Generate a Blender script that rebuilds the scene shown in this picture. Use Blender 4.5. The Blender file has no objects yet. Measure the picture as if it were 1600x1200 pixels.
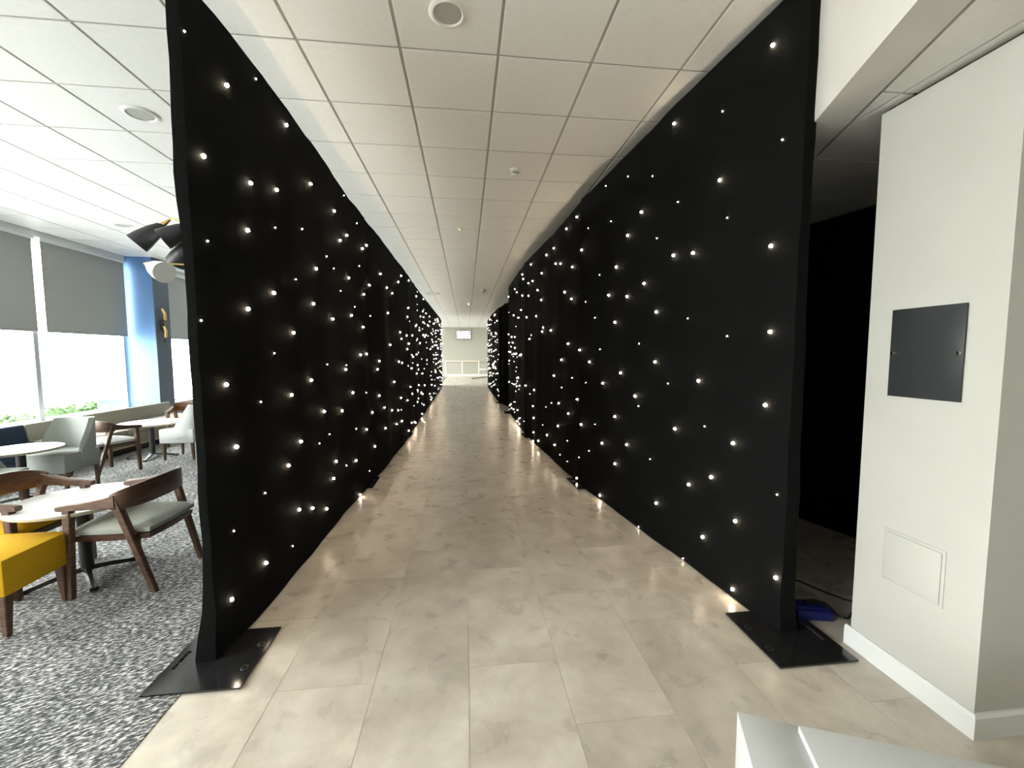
import bpy, bmesh, math, random
from mathutils import Vector, Matrix

random.seed(7)
scene = bpy.context.scene
COL = scene.collection

# ------------------------------------------------------------------ camera
CAM_H = 1.5
YAW, PITCH, ROLL, FPX = 0.1117, 0.072, -0.0015, 639.5
cy, sy, cp, sp = math.cos(YAW), math.sin(YAW), math.cos(PITCH), math.sin(PITCH)
fwd = Vector((sy*cp, cy*cp, -sp)); rgt = Vector((cy, -sy, 0)); upv = rgt.cross(fwd)
r2 = math.cos(ROLL)*rgt + math.sin(ROLL)*upv
u2 = -math.sin(ROLL)*rgt + math.cos(ROLL)*upv
cam_data = bpy.data.cameras.new('camera')
cam_data.sensor_fit = 'HORIZONTAL'; cam_data.sensor_width = 36.0
cam_data.lens = FPX*36.0/1600.0
cam_data.clip_start = 0.02; cam_data.clip_end = 400
cam = bpy.data.objects.new('camera', cam_data); COL.objects.link(cam)
M = Matrix((r2, u2, -fwd)).transposed().to_4x4()
M.translation = Vector((0, 0, CAM_H))
cam.matrix_world = M
scene.camera = cam

# ------------------------------------------------------------------ world / light / exposure
SKY = 23.0
world = bpy.data.worlds.new('overcast_sky'); scene.world = world
world.use_nodes = True
wn = world.node_tree; wn.nodes.clear()
wo = wn.nodes.new('ShaderNodeOutputWorld'); wb = wn.nodes.new('ShaderNodeBackground')
wb.inputs['Color'].default_value = (0.985, 0.98, 0.955, 1); wb.inputs['Strength'].default_value = SKY
wn.links.new(wb.outputs[0], wo.inputs[0])
scene.view_settings.view_transform = 'Standard'
scene.view_settings.look = 'None'
scene.view_settings.gamma = 1.0
scene.view_settings.use_curve_mapping = False
scene.view_settings.exposure = 0.2
scene.cycles.use_denoising = True
scene.cycles.max_bounces = 10
scene.cycles.diffuse_bounces = 6
scene.cycles.transparent_max_bounces = 16
scene.cycles.sample_clamp_indirect = 8.0
scene.cycles.caustics_reflective = False
scene.cycles.caustics_refractive = False
def portal(y0, y1, z0, z1, x):
    l = bpy.data.lights.new('window_portal', 'AREA'); l.shape = 'RECTANGLE'
    l.size = z1-z0; l.size_y = y1-y0; l.cycles.is_portal = True
    o = bpy.data.objects.new('window_portal', l); COL.objects.link(o)
    o.location = (x, (y0+y1)/2, (z0+z1)/2); o.rotation_euler = (0, -math.pi/2, 0)

# ------------------------------------------------------------------ materials
MATS = {}
def mat(name, col, rough=0.6, metal=0.0, spec=0.5, sheen=0.0, emit=None, estr=0.0):
    m = bpy.data.materials.new(name); m.use_nodes = True
    b = m.node_tree.nodes['Principled BSDF']
    b.inputs['Base Color'].default_value = (*col, 1)
    b.inputs['Roughness'].default_value = rough
    b.inputs['Metallic'].default_value = metal
    b.inputs['Specular IOR Level'].default_value = spec
    if sheen: b.inputs['Sheen Weight'].default_value = sheen
    if emit:
        b.inputs['Emission Color'].default_value = (*emit, 1); b.inputs['Emission Strength'].default_value = estr
    MATS[name] = m
    return m
def nodes(m): return m.node_tree.nodes, m.node_tree.links, m.node_tree.nodes['Principled BSDF']
def noise_color(m, c0, c1, scale=8, detail=4, stretch=(1,1,1), lo=0.35, hi=0.65, bump=0.0, coord='Object', rough_var=None):
    n, l, b = nodes(m)
    tc = n.new('ShaderNodeTexCoord'); mp = n.new('ShaderNodeMapping'); mp.inputs['Scale'].default_value = stretch
    nz = n.new('ShaderNodeTexNoise'); nz.inputs['Scale'].default_value = scale; nz.inputs['Detail'].default_value = detail
    rp = n.new('ShaderNodeValToRGB'); rp.color_ramp.elements[0].position = lo; rp.color_ramp.elements[1].position = hi
    rp.color_ramp.elements[0].color = (*c0, 1); rp.color_ramp.elements[1].color = (*c1, 1)
    l.new(tc.outputs[coord], mp.inputs[0]); l.new(mp.outputs[0], nz.inputs['Vector'])
    l.new(nz.outputs['Fac'], rp.inputs[0]); l.new(rp.outputs[0], b.inputs['Base Color'])
    if bump:
        bp = n.new('ShaderNodeBump'); bp.inputs['Strength'].default_value = bump; bp.inputs['Distance'].default_value = 0.01
        l.new(nz.outputs['Fac'], bp.inputs['Height']); l.new(bp.outputs[0], b.inputs['Normal'])
    return nz, rp, b

noise_color(mat('ceiling_tile', (0.8, 0.79, 0.74), 0.45, spec=0.25), (0.855, 0.85, 0.825), (0.885, 0.88, 0.855), 30, 3)
mat('ceiling_groove', (0.42, 0.41, 0.38), 0.5)
noise_color(mat('wall_paint', (0.8, 0.79, 0.7), 0.7, spec=0.3), (0.48, 0.475, 0.44), (0.505, 0.50, 0.465), 3, 3)
mat('white_gloss', (0.70, 0.71, 0.70), 0.35)
noise_color(mat('bulkhead_paint', (0.78, 0.77, 0.72), 0.7, spec=0.3), (0.68, 0.67, 0.64), (0.71, 0.70, 0.67), 4, 2)
mat('shadow_black', (0.01, 0.01, 0.01), 0.9, spec=0.1)
mat('far_wall', (0.40, 0.39, 0.33), 0.8)
mat('lobby_wall', (0.25, 0.24, 0.22), 0.8)

def floor_material():
    m = mat('vinyl_tile', (0.45, 0.41, 0.34), 0.33, spec=0.45)
    n, l, b = nodes(m)
    tc = n.new('ShaderNodeTexCoord'); oi = n.new('ShaderNodeObjectInfo')
    mul = n.new('ShaderNodeVectorMath'); mul.operation = 'SCALE'; mul.inputs[0].default_value = (37.0, 19.0, 7.0)
    l.new(oi.outputs['Random'], mul.inputs['Scale'])
    add = n.new('ShaderNodeVectorMath'); add.operation = 'ADD'
    l.new(tc.outputs['Object'], add.inputs[0]); l.new(mul.outputs[0], add.inputs[1])
    n1 = n.new('ShaderNodeTexNoise'); n1.inputs['Scale'].default_value = 3.2; n1.inputs['Detail'].default_value = 8; n1.inputs['Roughness'].default_value = 0.62; n1.inputs['Distortion'].default_value = 0.35
    n2 = n.new('ShaderNodeTexNoise'); n2.inputs['Scale'].default_value = 7; n2.inputs['Detail'].default_value = 4; n2.inputs['Distortion'].default_value = 0.5
    for k in (n1, n2): l.new(add.outputs[0], k.inputs['Vector'])
    r1 = n.new('ShaderNodeValToRGB'); e = r1.color_ramp.elements
    e[0].position = 0.24; e[0].color = (0.38, 0.335, 0.275, 1); e[1].position = 0.78; e[1].color = (0.70, 0.65, 0.575, 1)
    m1 = e.new(0.5); m1.color = (0.545, 0.49, 0.42, 1)
    l.new(n1.outputs['Fac'], r1.inputs[0])
    r2_ = n.new('ShaderNodeValToRGB'); e = r2_.color_ramp.elements
    e[0].position = 0.28; e[0].color = (0.74, 0.75, 0.76, 1); e[1].position = 0.70; e[1].color = (1.14, 1.13, 1.11, 1)
    l.new(n2.outputs['Fac'], r2_.inputs[0])
    mx = n.new('ShaderNodeMix'); mx.data_type = 'RGBA'; mx.blend_type = 'MULTIPLY'; mx.inputs['Factor'].default_value = 0.35
    l.new(r1.outputs[0], mx.inputs['A']); l.new(r2_.outputs[0], mx.inputs['B'])
    hs = n.new('ShaderNodeHueSaturation'); mr = n.new('ShaderNodeMapRange')
    mr.inputs['To Min'].default_value = 0.93; mr.inputs['To Max'].default_value = 1.06
    l.new(oi.outputs['Random'], mr.inputs['Value']); l.new(mr.outputs[0], hs.inputs['Value'])
    l.new(mx.outputs['Result'], hs.inputs['Color']); l.new(hs.outputs[0], b.inputs['Base Color'])
    rr = n.new('ShaderNodeMapRange'); rr.inputs['To Min'].default_value = 0.22; rr.inputs['To Max'].default_value = 0.36
    l.new(n2.outputs['Fac'], rr.inputs['Value']); l.new(rr.outputs[0], b.inputs['Roughness'])
    bp = n.new('ShaderNodeBump'); bp.inputs['Strength'].default_value = 0.02; bp.inputs['Distance'].default_value = 0.002
    l.new(n2.outputs['Fac'], bp.inputs['Height']); l.new(bp.outputs[0], b.inputs['Normal'])
floor_material()
mat('floor_joint', (0.50, 0.455, 0.38), 0.6)

def carpet_material():
    m = mat('loop_carpet', (0.3, 0.3, 0.3), 0.95, spec=0.1)
    n, l, b = nodes(m)
    tc = n.new('ShaderNodeTexCoord')
    vr = n.new('ShaderNodeVectorRotate'); vr.rotation_type = 'Z_AXIS'; vr.inputs['Angle'].default_value = math.radians(-26)
    mp = n.new('ShaderNodeMapping'); mp.inputs['Scale'].default_value = (36, 105, 1)
    nz = n.new('ShaderNodeTexNoise'); nz.inputs['Scale'].default_value = 1; nz.inputs['Detail'].default_value = 3; nz.inputs['Roughness'].default_value = 0.65
    l.new(tc.outputs['Object'], vr.inputs['Vector']); l.new(vr.outputs[0], mp.inputs[0]); l.new(mp.outputs[0], nz.inputs['Vector'])
    mp2 = n.new('ShaderNodeMapping'); mp2.inputs['Scale'].default_value = (3.0, 2.0, 1)
    n2 = n.new('ShaderNodeTexNoise'); n2.inputs['Scale'].default_value = 2; n2.inputs['Detail'].default_value = 4
    l.new(tc.outputs['Object'], mp2.inputs[0]); l.new(mp2.outputs[0], n2.inputs['Vector'])
    ma = n.new('ShaderNodeMath'); ma.operation = 'MULTIPLY_ADD'; ma.inputs[1].default_value = 0.12
    l.new(n2.outputs['Fac'], ma.inputs[0]); l.new(nz.outputs['Fac'], ma.inputs[2])
    rp = n.new('ShaderNodeValToRGB'); e = rp.color_ramp.elements
    e[0].position = 0.50; e[0].color = (0.06, 0.064, 0.068, 1); e[1].position = 0.68; e[1].color = (0.72, 0.71, 0.69, 1)
    k = e.new(0.575); k.color = (0.17, 0.173, 0.175, 1)
    l.new(ma.outputs[0], rp.inputs[0]); l.new(rp.outputs[0], b.inputs['Base Color'])
    bp = n.new('ShaderNodeBump'); bp.inputs['Strength'].default_value = 0.8; bp.inputs['Distance'].default_value = 0.006
    l.new(nz.outputs['Fac'], bp.inputs['Height']); l.new(bp.outputs[0], b.inputs['Normal'])
carpet_material()

def cloth_mat(name, c0, c1, scale=220, rough=0.9, sheen=0.0):
    m = mat(name, c0, rough, spec=0.04 if 'black' in name else 0.15, sheen=sheen)
    noise_color(m, c0, c1, scale, 2, bump=0.15)
    return m
cloth_mat('black_drape', (0.0048, 0.0051, 0.0051), (0.008, 0.0085, 0.0085), 160, 0.85)
cloth_mat('plain_black_drape', (0.004, 0.004, 0.004), (0.006, 0.006, 0.006), 160, 0.95)
mat('star_bead', (1, 0.9, 0.7), 0.4, emit=(1.0, 0.83, 0.60), estr=112.0)
mat('star_bead_small', (1, 0.9, 0.7), 0.4, emit=(1.0, 0.88, 0.7), estr=55.0)
noise_color(mat('black_steel', (0.012, 0.012, 0.013), 0.14, spec=0.8), (0.010, 0.010, 0.011), (0.016, 0.016, 0.017), 25, 4)
mat('dark_ring', (0.03, 0.03, 0.032), 0.35, metal=0.6)
mat('gloss_panel', (0.030, 0.034, 0.035), 0.3, spec=0.35)
mat('chrome', (0.85, 0.85, 0.86), 0.15, metal=1.0)
mat('steel_pole', (0.35, 0.36, 0.37), 0.35, metal=0.9)
mat('blue_plastic', (0.012, 0.018, 0.14), 0.4)
mat('black_rubber', (0.012, 0.012, 0.014), 0.5)
mat('plinth_white', (0.52, 0.53, 0.53), 0.5)
noise_color(mat('brown_wood', (0.14, 0.06, 0.03), 0.45), (0.065, 0.032, 0.019), (0.125, 0.064, 0.038), 14, 5, (1, 1, 6))
cloth_mat('sage_fabric', (0.33, 0.35, 0.31), (0.38, 0.40, 0.355))
cloth_mat('yellow_fabric', (0.58, 0.33, 0.012), (0.66, 0.39, 0.02))
cloth_mat('grey_fabric', (0.30, 0.32, 0.30), (0.35, 0.37, 0.345))
cloth_mat('pale_fabric', (0.52, 0.54, 0.54), (0.58, 0.60, 0.60))
cloth_mat('taupe_fabric', (0.27, 0.26, 0.22), (0.32, 0.31, 0.265))
cloth_mat('navy_fabric', (0.02, 0.035, 0.06), (0.03, 0.05, 0.08))
mat('table_white', (0.78, 0.76, 0.74), 0.35)
mat('table_edge', (0.50, 0.46, 0.34), 0.5)
mat('dark_column', (0.018, 0.018, 0.019), 0.45)
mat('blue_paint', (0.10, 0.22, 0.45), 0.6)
mat('blue_paint_shaded', (0.10, 0.13, 0.17), 0.6)  # column blue darkened and greyed, shade put into the colour
mat('frame_white', (0.75, 0.77, 0.76), 0.4)
mat('frame_grey', (0.35, 0.37, 0.37), 0.5)
mat('lamp_black', (0.02, 0.02, 0.023), 0.45)
mat('lamp_white', (0.82, 0.82, 0.80), 0.5)
mat('brass', (0.75, 0.50, 0.18), 0.3, metal=1.0)
mat('plastic_white', (0.82, 0.81, 0.77), 0.4)
mat('grille_grey', (0.42, 0.43, 0.40), 0.7)
mat('green_led', (0.1, 0.6, 0.1), 0.4, emit=(0.25, 1.0, 0.15), estr=6.0)
mat('white_led', (1, 1, 1), 0.4, emit=(1.0, 0.9, 0.75), estr=15.0)
mat('rail_cream', (0.80, 0.78, 0.66), 0.5)
mat('kick_dark', (0.03, 0.022, 0.016), 0.6)
mat('wood_strip', (0.45, 0.33, 0.2), 0.5)
noise_color(mat('hedge_leaf', (0.05, 0.12, 0.04), 0.7), (0.03, 0.08, 0.02), (0.10, 0.2, 0.06), 12, 4)
noise_color(mat('paving', (0.4, 0.4, 0.38), 0.8), (0.42, 0.42, 0.41), (0.50, 0.50, 0.48), 2, 4)
mat('sign_grey', (0.10, 0.11, 0.12), 0.5)
mat('sign_white', (0.6, 0.6, 0.6), 0.5)

def blind_material():
    m = bpy.data.materials.new('blind_fabric'); m.use_nodes = True; MATS['blind_fabric'] = m
    n, l = m.node_tree.nodes, m.node_tree.links; n.clear()
    o = n.new('ShaderNodeOutputMaterial'); d = n.new('ShaderNodeBsdfDiffuse'); t = n.new('ShaderNodeBsdfTranslucent'); mx = n.new('ShaderNodeMixShader')
    d.inputs['Color'].default_value = (0.36, 0.37, 0.355, 1); t.inputs['Color'].default_value = (0.36, 0.37, 0.35, 1)
    mx.inputs[0].default_value = 0.16
    tc = n.new('ShaderNodeTexCoord'); nz = n.new('ShaderNodeTexNoise'); nz.inputs['Scale'].default_value = 300
    bp = n.new('ShaderNodeBump'); bp.inputs['Strength'].default_value = 0.1
    l.new(tc.outputs['Object'], nz.inputs['Vector']); l.new(nz.outputs['Fac'], bp.inputs['Height']); l.new(bp.outputs[0], d.inputs['Normal'])
    l.new(d.outputs[0], mx.inputs[1]); l.new(t.outputs[0], mx.inputs[2]); l.new(mx.outputs[0], o.inputs[0])
blind_material()
def glass_material():
    m = bpy.data.materials.new('clear_glass'); m.use_nodes = True; MATS['clear_glass'] = m
    n, l = m.node_tree.nodes, m.node_tree.links; n.clear()
    o = n.new('ShaderNodeOutputMaterial'); t = n.new('ShaderNodeBsdfTransparent'); g = n.new('ShaderNodeBsdfGlossy'); mx = n.new('ShaderNodeMixShader')
    t.inputs['Color'].default_value = (0.96, 0.98, 0.97, 1); g.inputs['Roughness'].default_value = 0.02; mx.inputs[0].default_value = 0.05
    l.new(t.outputs[0], mx.inputs[1]); l.new(g.outputs[0], mx.inputs[2]); l.new(mx.outputs[0], o.inputs[0])
glass_material()
def screen_material():
    m = mat('tv_picture', (0.02, 0.02, 0.02), 0.3)
    n, l, b = nodes(m)
    tc = n.new('ShaderNodeTexCoord'); nz = n.new('ShaderNodeTexNoise'); nz.inputs['Scale'].default_value = 4.5; nz.inputs['Detail'].default_value = 5
    mp = n.new('ShaderNodeMapping'); mp.inputs['Scale'].default_value = (1.2, 1, 2.6); mp.inputs['Location'].default_value = (0.3, 0, 0.9)
    rp = n.new('ShaderNodeValToRGB'); e = rp.color_ramp.elements
    e[0].position = 0.33; e[0].color = (0.10, 0.08, 0.35, 1); e[1].position = 0.46; e[1].color = (0.93, 0.92, 1.0, 1)
    l.new(tc.outputs['Object'], mp.inputs[0]); l.new(mp.outputs[0], nz.inputs['Vector']); l.new(nz.outputs['Fac'], rp.inputs[0])
    l.new(rp.outputs[0], b.inputs['Emission Color']); b.inputs['Emission Strength'].default_value = 1.1
screen_material()

# ------------------------------------------------------------------ helpers
def bm_box(bm, c, s, rot=None, bevel=0.0):
    r = bmesh.ops.create_cube(bm, size=1.0)
    vs = r['verts']
    bmesh.ops.scale(bm, vec=s, verts=vs)
    if bevel:
        es = list({e for v in vs for e in v.link_edges})
        rb = bmesh.ops.bevel(bm, geom=es, offset=bevel, segments=2, affect='EDGES', profile=0.5)
        vs = list({v for f in rb['faces'] for v in f.verts} | {v for v in vs if v.is_valid})
    if rot is not None: bmesh.ops.rotate(bm, cent=(0, 0, 0), matrix=rot, verts=vs)
    bmesh.ops.translate(bm, vec=c, verts=vs)
    return vs
def bm_tube(bm, pts, radii, seg=10, cap=True):
    pts = [Vector(p) for p in pts]
    if not isinstance(radii, (list, tuple)): radii = [radii]*len(pts)
    rings = []
    up = Vector((0, 0, 1))
    for i, p in enumerate(pts):
        d = (pts[min(i+1, len(pts)-1)] - pts[max(i-1, 0)]).normalized()
        ref = up if abs(d.dot(up)) < 0.95 else Vector((1, 0, 0))
        a = d.cross(ref).normalized(); b = d.cross(a).normalized()
        rings.append([bm.verts.new(p + radii[i]*(math.cos(t)*a + math.sin(t)*b)) for t in [2*math.pi*k/seg for k in range(seg)]])
    for A, B in zip(rings, rings[1:]):
        for k in range(seg): bm.faces.new((A[k], A[(k+1) % seg], B[(k+1) % seg], B[k]))
    if cap:
        bm.faces.new(rings[0][::-1]); bm.faces.new(rings[-1])
def bm_lathe(bm, prof, seg=32, c=(0, 0, 0), mtx=None):
    rings = []
    for r, z in prof:
        ring = []
        for k in range(seg):
            t = 2*math.pi*k/seg; p = Vector((r*math.cos(t), r*math.sin(t), z))
            if mtx: p = mtx @ p
            ring.append(bm.verts.new(p + Vector(c)))
        rings.append(ring)
    for A, B in zip(rings, rings[1:]):
        for k in range(seg): bm.faces.new((A[k], A[(k+1) % seg], B[(k+1) % seg], B[k]))
    if prof[0][0] > 1e-5: bm.faces.new(rings[0][::-1])
    if prof[-1][0] > 1e-5: bm.faces.new(rings[-1])
    bmesh.ops.remove_doubles(bm, verts=[v for r in rings for v in r], dist=1e-6)
def bm_prism(bm, poly, z0, z1):
    a = [bm.verts.new((x, y, z0)) for x, y in poly]; b = [bm.verts.new((x, y, z1)) for x, y in poly]
    n = len(poly)
    bm.faces.new(a[::-1]); bm.faces.new(b)
    for i in range(n): bm.faces.new((a[i], a[(i+1) % n], b[(i+1) % n], b[i]))
def mesh_of(name, bm, m, smooth=False, angle=40):
    bmesh.ops.recalc_face_normals(bm, faces=bm.faces)
    me = bpy.data.meshes.new(name); bm.to_mesh(me); bm.free()
    if m: me.materials.append(MATS[m])
    if smooth:
        for p in me.polygons: p.use_smooth = True
        me.set_sharp_from_angle(angle=math.radians(angle))
    return me
def link(name, me, parent=None, loc=(0, 0, 0), rotz=0.0):
    o = bpy.data.objects.new(name, me); COL.objects.link(o)
    o.location = loc; o.rotation_euler = (0, 0, rotz)
    if parent: o.parent = parent
    return o
def obj(name, bm, m, parent=None, loc=(0, 0, 0), rotz=0.0, smooth=False):
    return link(name, mesh_of(name, bm, m, smooth), parent, loc, rotz)
def box(name, c, s, m, parent=None, bevel=0.0, rot=None):
    """box mesh with its origin at its centre"""
    bm = bmesh.new(); bm_box(bm, (0, 0, 0), s, rot, bevel)
    return obj(name, bm, m, parent, c, smooth=bevel > 0)
def tag(o, label=None, cat=None, group=None, kind=None):
    if label: o['label'] = label
    if cat: o['category'] = cat
    if group: o['group'] = group
    if kind: o['kind'] = kind
    return o
def thing(name, label, cat, loc=(0, 0, 0), rotz=0.0, group=None):
    o = bpy.data.objects.new(name, None); COL.objects.link(o); o.empty_display_size = 0.1
    o.location = loc; o.rotation_euler = (0, 0, rotz)
    return tag(o, label, cat, group)
def dup(root, loc, rotz, label):
    r = root.copy(); COL.objects.link(r); r.location = loc; r.rotation_euler = (0, 0, rotz); r['label'] = label
    for ch in list(root.children):
        c = ch.copy(); COL.objects.link(c); c.parent = r
        for g in list(ch.children):
            d = g.copy(); COL.objects.link(d); d.parent = c
    return r
def struct(o): o['kind'] = 'structure'; return o

CEIL = CAM_H + 1.8616          # main ceiling tile face
LOW = 2.64                     # lowered ceiling on the right
YB, YF = -3.6, 28.6            # back and far walls
XW = -6.4                      # window wall
XR = 3.7

# ------------------------------------------------------------------ floor
bm = bmesh.new(); bm_box(bm, ((-1.27+XR+0.3)/2, (YB+YF)/2, -0.0512), (XR+0.3+1.27, YF-YB+0.4, 0.1))
floor = struct(obj('floor', bm, 'floor_joint'))
TW, TL = 0.43, 0.9
bm = bmesh.new(); bm_box(bm, (0, 0, -0.0025), (TW-0.0025, TL-0.0025, 0.005)); me_tile = mesh_of('floor_tile', bm, 'vinyl_tile')
offs = {0: 0.976, -1: 0.396, -2: 0.93, -3: 0.55, 1: 0.62, 2: 0.3, 3: 0.85}
cands = []
for c in range(-3, 9):
    x0 = c*TW; o_ = offs.get(c, (c*0.37) % 0.9)
    k = math.floor((YB-o_)/TL)
    while o_+k*TL < YF:
        y0 = o_+k*TL; k += 1
        xm, ym = x0+TW/2, y0+TL/2
        xa, xb, ya, yb = max(x0, -1.27), min(x0+TW, XR), max(y0, YB), min(y0+TL, YF)
        if xb-xa < 0.02 or yb-ya < 0.02: continue
        whole = xb-xa > TW-1e-6 and yb-ya > TL-1e-6
        seen = 0.55 < ym and (abs(xm) < 1.75 or (ym < 4.2 and xm < 3.0))
        cands.append((math.hypot(xm, ym) if seen else 99+abs(ym), whole, xa, xb, ya, yb))
cands.sort()
rest = bmesh.new()
for i, (d, whole, xa, xb, ya, yb) in enumerate(cands):
    if i < 280 and d < 99:
        if whole: link('floor_tile', me_tile, floor, ((xa+xb)/2, (ya+yb)/2, 0))
        else:
            b2 = bmesh.new(); bm_box(b2, (0, 0, -0.0025), (xb-xa-0.0025, yb-ya-0.0025, 0.005))
            obj('floor_tile', b2, 'vinyl_tile', floor, ((xa+xb)/2, (ya+yb)/2, 0))
    else: bm_box(rest, ((xa+xb)/2, (ya+yb)/2, -0.0025), (xb-xa-0.0025, yb-ya-0.0025, 0.005))
tag(obj('floor_tile_rest', rest, 'vinyl_tile', floor), kind='stuff')

bm = bmesh.new(); bm_box(bm, ((XW-1.27)/2, (YB+YF)/2, -0.03), (-1.27-XW, YF-YB, 0.066))
tag(obj('carpet', bm, 'loop_carpet'), 'grey and silver flecked loop carpet of the lounge', 'carpet')

# ------------------------------------------------------------------ main ceiling
bm = bmesh.new(); bm_box(bm, ((XW+XR)/2-0.05, (YB+YF)/2, CEIL+0.007+0.05), (XR-XW+0.5, YF-YB+0.4, 0.1))
ceiling = struct(obj('ceiling', bm, 'ceiling_groove'))
DX, DY = 0.3551, 0.9348        # direction of the slanted bulkhead in plan
NX, NY = 0.9348, -0.3551
bm = bmesh.new(); bm_box(bm, (0, 0, 0.01), (0.582, 0.582, 0.02), bevel=0.003); me_ct = mesh_of('ceiling_tile', bm, 'ceiling_tile')
cands = []
for c in range(-11, 7):
    for r in range(-15, 44):
        xm, ym = -0.3811+0.6*c+0.3, 2.6914+0.6*r+0.3
        if xm < XW or ym < YB or ym > YF or xm*NX+ym*NY > 1.25: continue
        seen = (ym > 1.2 and -1.9 < xm < 2.4) or (0.9 < ym < 11 and xm < -1.0 and -xm/max(ym, .1) < 1.25 and xm/ym < -0.35)
        d = math.hypot(xm, ym)
        cands.append((d if seen else 99+d, xm, ym))
cands.sort()
rest = bmesh.new()
for i, (d, xm, ym) in enumerate(cands):
    if i < 290 and d < 99: link('ceiling_tile', me_ct, ceiling, (xm, ym, CEIL))
    else: bm_box(rest, (xm, ym, CEIL+0.01), (0.582, 0.582, 0.02))
tag(obj('ceiling_tile_rest', rest, 'ceiling_tile', ceiling), kind='stuff')

# ------------------------------------------------------------------ lowered ceiling and slanted bulkhead, right side
E1, E2 = 0.92, 1.09
def on_line(off, s): return (NX*off+DX*s, NY*off+DY*s)
bm = bmesh.new()
bm_prism(bm, [on_line(E1, -5.5), on_line(E2, -5.5), on_line(E2, 12.5), on_line(E1, 12.5)], LOW-0.002, CEIL+0.06)
struct(obj('trim_1', bm, 'bulkhead_paint'))['label'] = 'slanted pale bulkhead beam under the white ceiling'
def clip(poly, nx, ny, off):
    out = []
    for i in range(len(poly)):
        a, b = poly[i], poly[(i+1) % len(poly)]
        da, db = a[0]*nx+a[1]*ny-off, b[0]*nx+b[1]*ny-off
        if da >= 0: out.append(a)
        if (da >= 0) != (db >= 0):
            t = da/(da-db); out.append((a[0]+t*(b[0]-a[0]), a[1]+t*(b[1]-a[1])))
    return out
bm = bmesh.new()
bm_prism(bm, [on_line(E2, -6.0), (7.5, on_line(E2, -6.0)[1]), (7.5, on_line(E2, 12)[1]), on_line(E2, 12)], LOW+0.03, LOW+0.09)
lowc = struct(obj('ceiling_lowered', bm, 'shadow_black'))
bm = None
for c in range(-4, 5):
    for r in range(-12, 8):
        x0, y0 = 2.515+0.6*c, 2.27+0.59*r
        g = 0.006
        p = [(x0+g, y0+g), (x0+0.6-g, y0+g), (x0+0.6-g, y0+0.59-g), (x0+g, y0+0.59-g)]
        p = clip(p, NX, NY, E2+0.016)
        if len(p) < 3: continue
        if y0 > 5 or x0 > 4.4 or y0 < -4: continue
        mx_ = sum(q[0] for q in p)/len(p); my_ = sum(q[1] for q in p)/len(p)
        b2 = bmesh.new(); bm_prism(b2, [(q[0]-mx_, q[1]-my_) for q in p], 0, 0.04)
        obj('ceiling_tile', b2, 'ceiling_tile', lowc, (mx_, my_, LOW+0.001))

# ------------------------------------------------------------------ walls
def wall(name, c, s, m='wall_paint'):
    return struct(box(name, c, s, m))
wall('wall_far', ((XW+XR)/2, YF+0.1, 1.7), (XR-XW+1.0, 0.2, 3.5), 'far_wall')
wall('wall_back', ((XW+XR)/2, YB-0.1, 1.7), (XR-XW+1.0, 0.2, 3.5), 'lobby_wall')
wall('wall_right', (XR+0.1, (YB+YF)/2, 1.7), (0.2, YF-YB+0.4, 3.5))
# white pier on the right with its black shadow gap at the top
pier = struct(box('wall_pier', ((1.96+XR)/2, (1.292+1.808)/2, 1.312), (XR-1.96, 0.516, 2.624), 'wall_paint'))
bx_ = box('shadow_gap', (0.012, 0, 1.336), (XR-1.96-0.02, 0.49, 0.03), 'shadow_black', pier)
bm = bmesh.new()
prof = [(0, 0), (0.016, 0), (0.016, 0.088), (0.008, 0.1), (0, 0.1)]
def sweep_corner(bm, path_fn):
    rings = []
    for k in range(3):
        rings.append([bm.verts.new(path_fn(k, o_, z)) for o_, z in prof])
    n = len(prof)
    for A, B in zip(rings, rings[1:]):
        for i in range(n): bm.faces.new((A[i], A[(i+1) % n], B[(i+1) % n], B[i]))
    bm.faces.new(rings[0]); bm.faces.new(rings[-1][::-1])
sweep_corner(bm, lambda k, o_, z: [(1.96-o_, 1.83, z), (1.96-o_, 1.292-o_, z), (XR-0.02, 1.292-o_, z)][k])
struct(obj('baseboard_right', bm, 'white_gloss'))

# notice panel and access hatch on the pier
t = thing('notice_panel', 'glossy black acrylic panel fixed to the white pier with two screws', 'wall panel', (1.96, 1.55, 1.307))
box('board', (-0.008, 0, 0.1965), (0.008, 0.282, 0.393), 'gloss_panel', t, bevel=0.001)
for yy in (0.128, -0.126):
    bm = bmesh.new(); bm_lathe(bm, [(0, -0.0185), (0.007, -0.0185), (0.0085, -0.016), (0.0085, 0), (0, 0)], 16, mtx=Matrix.Rotation(math.radians(90), 4, 'Y'))
    obj('screw_cap', bm, 'chrome', t, (0.0, yy, 0.196), smooth=True)
    bpy.context.view_layer.update()
t = thing('access_hatch', 'white square access hatch low on the white pier', 'hatch', (1.96, 1.546, 0.445))
box('frame', (-0.002, 0, 0.118), (0.004, 0.252, 0.246), 'wall_paint', t, bevel=0.0015)
box('door', (-0.006, 0, 0.118), (0.006, 0.228, 0.222), 'wall_paint', t, bevel=0.004)

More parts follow.
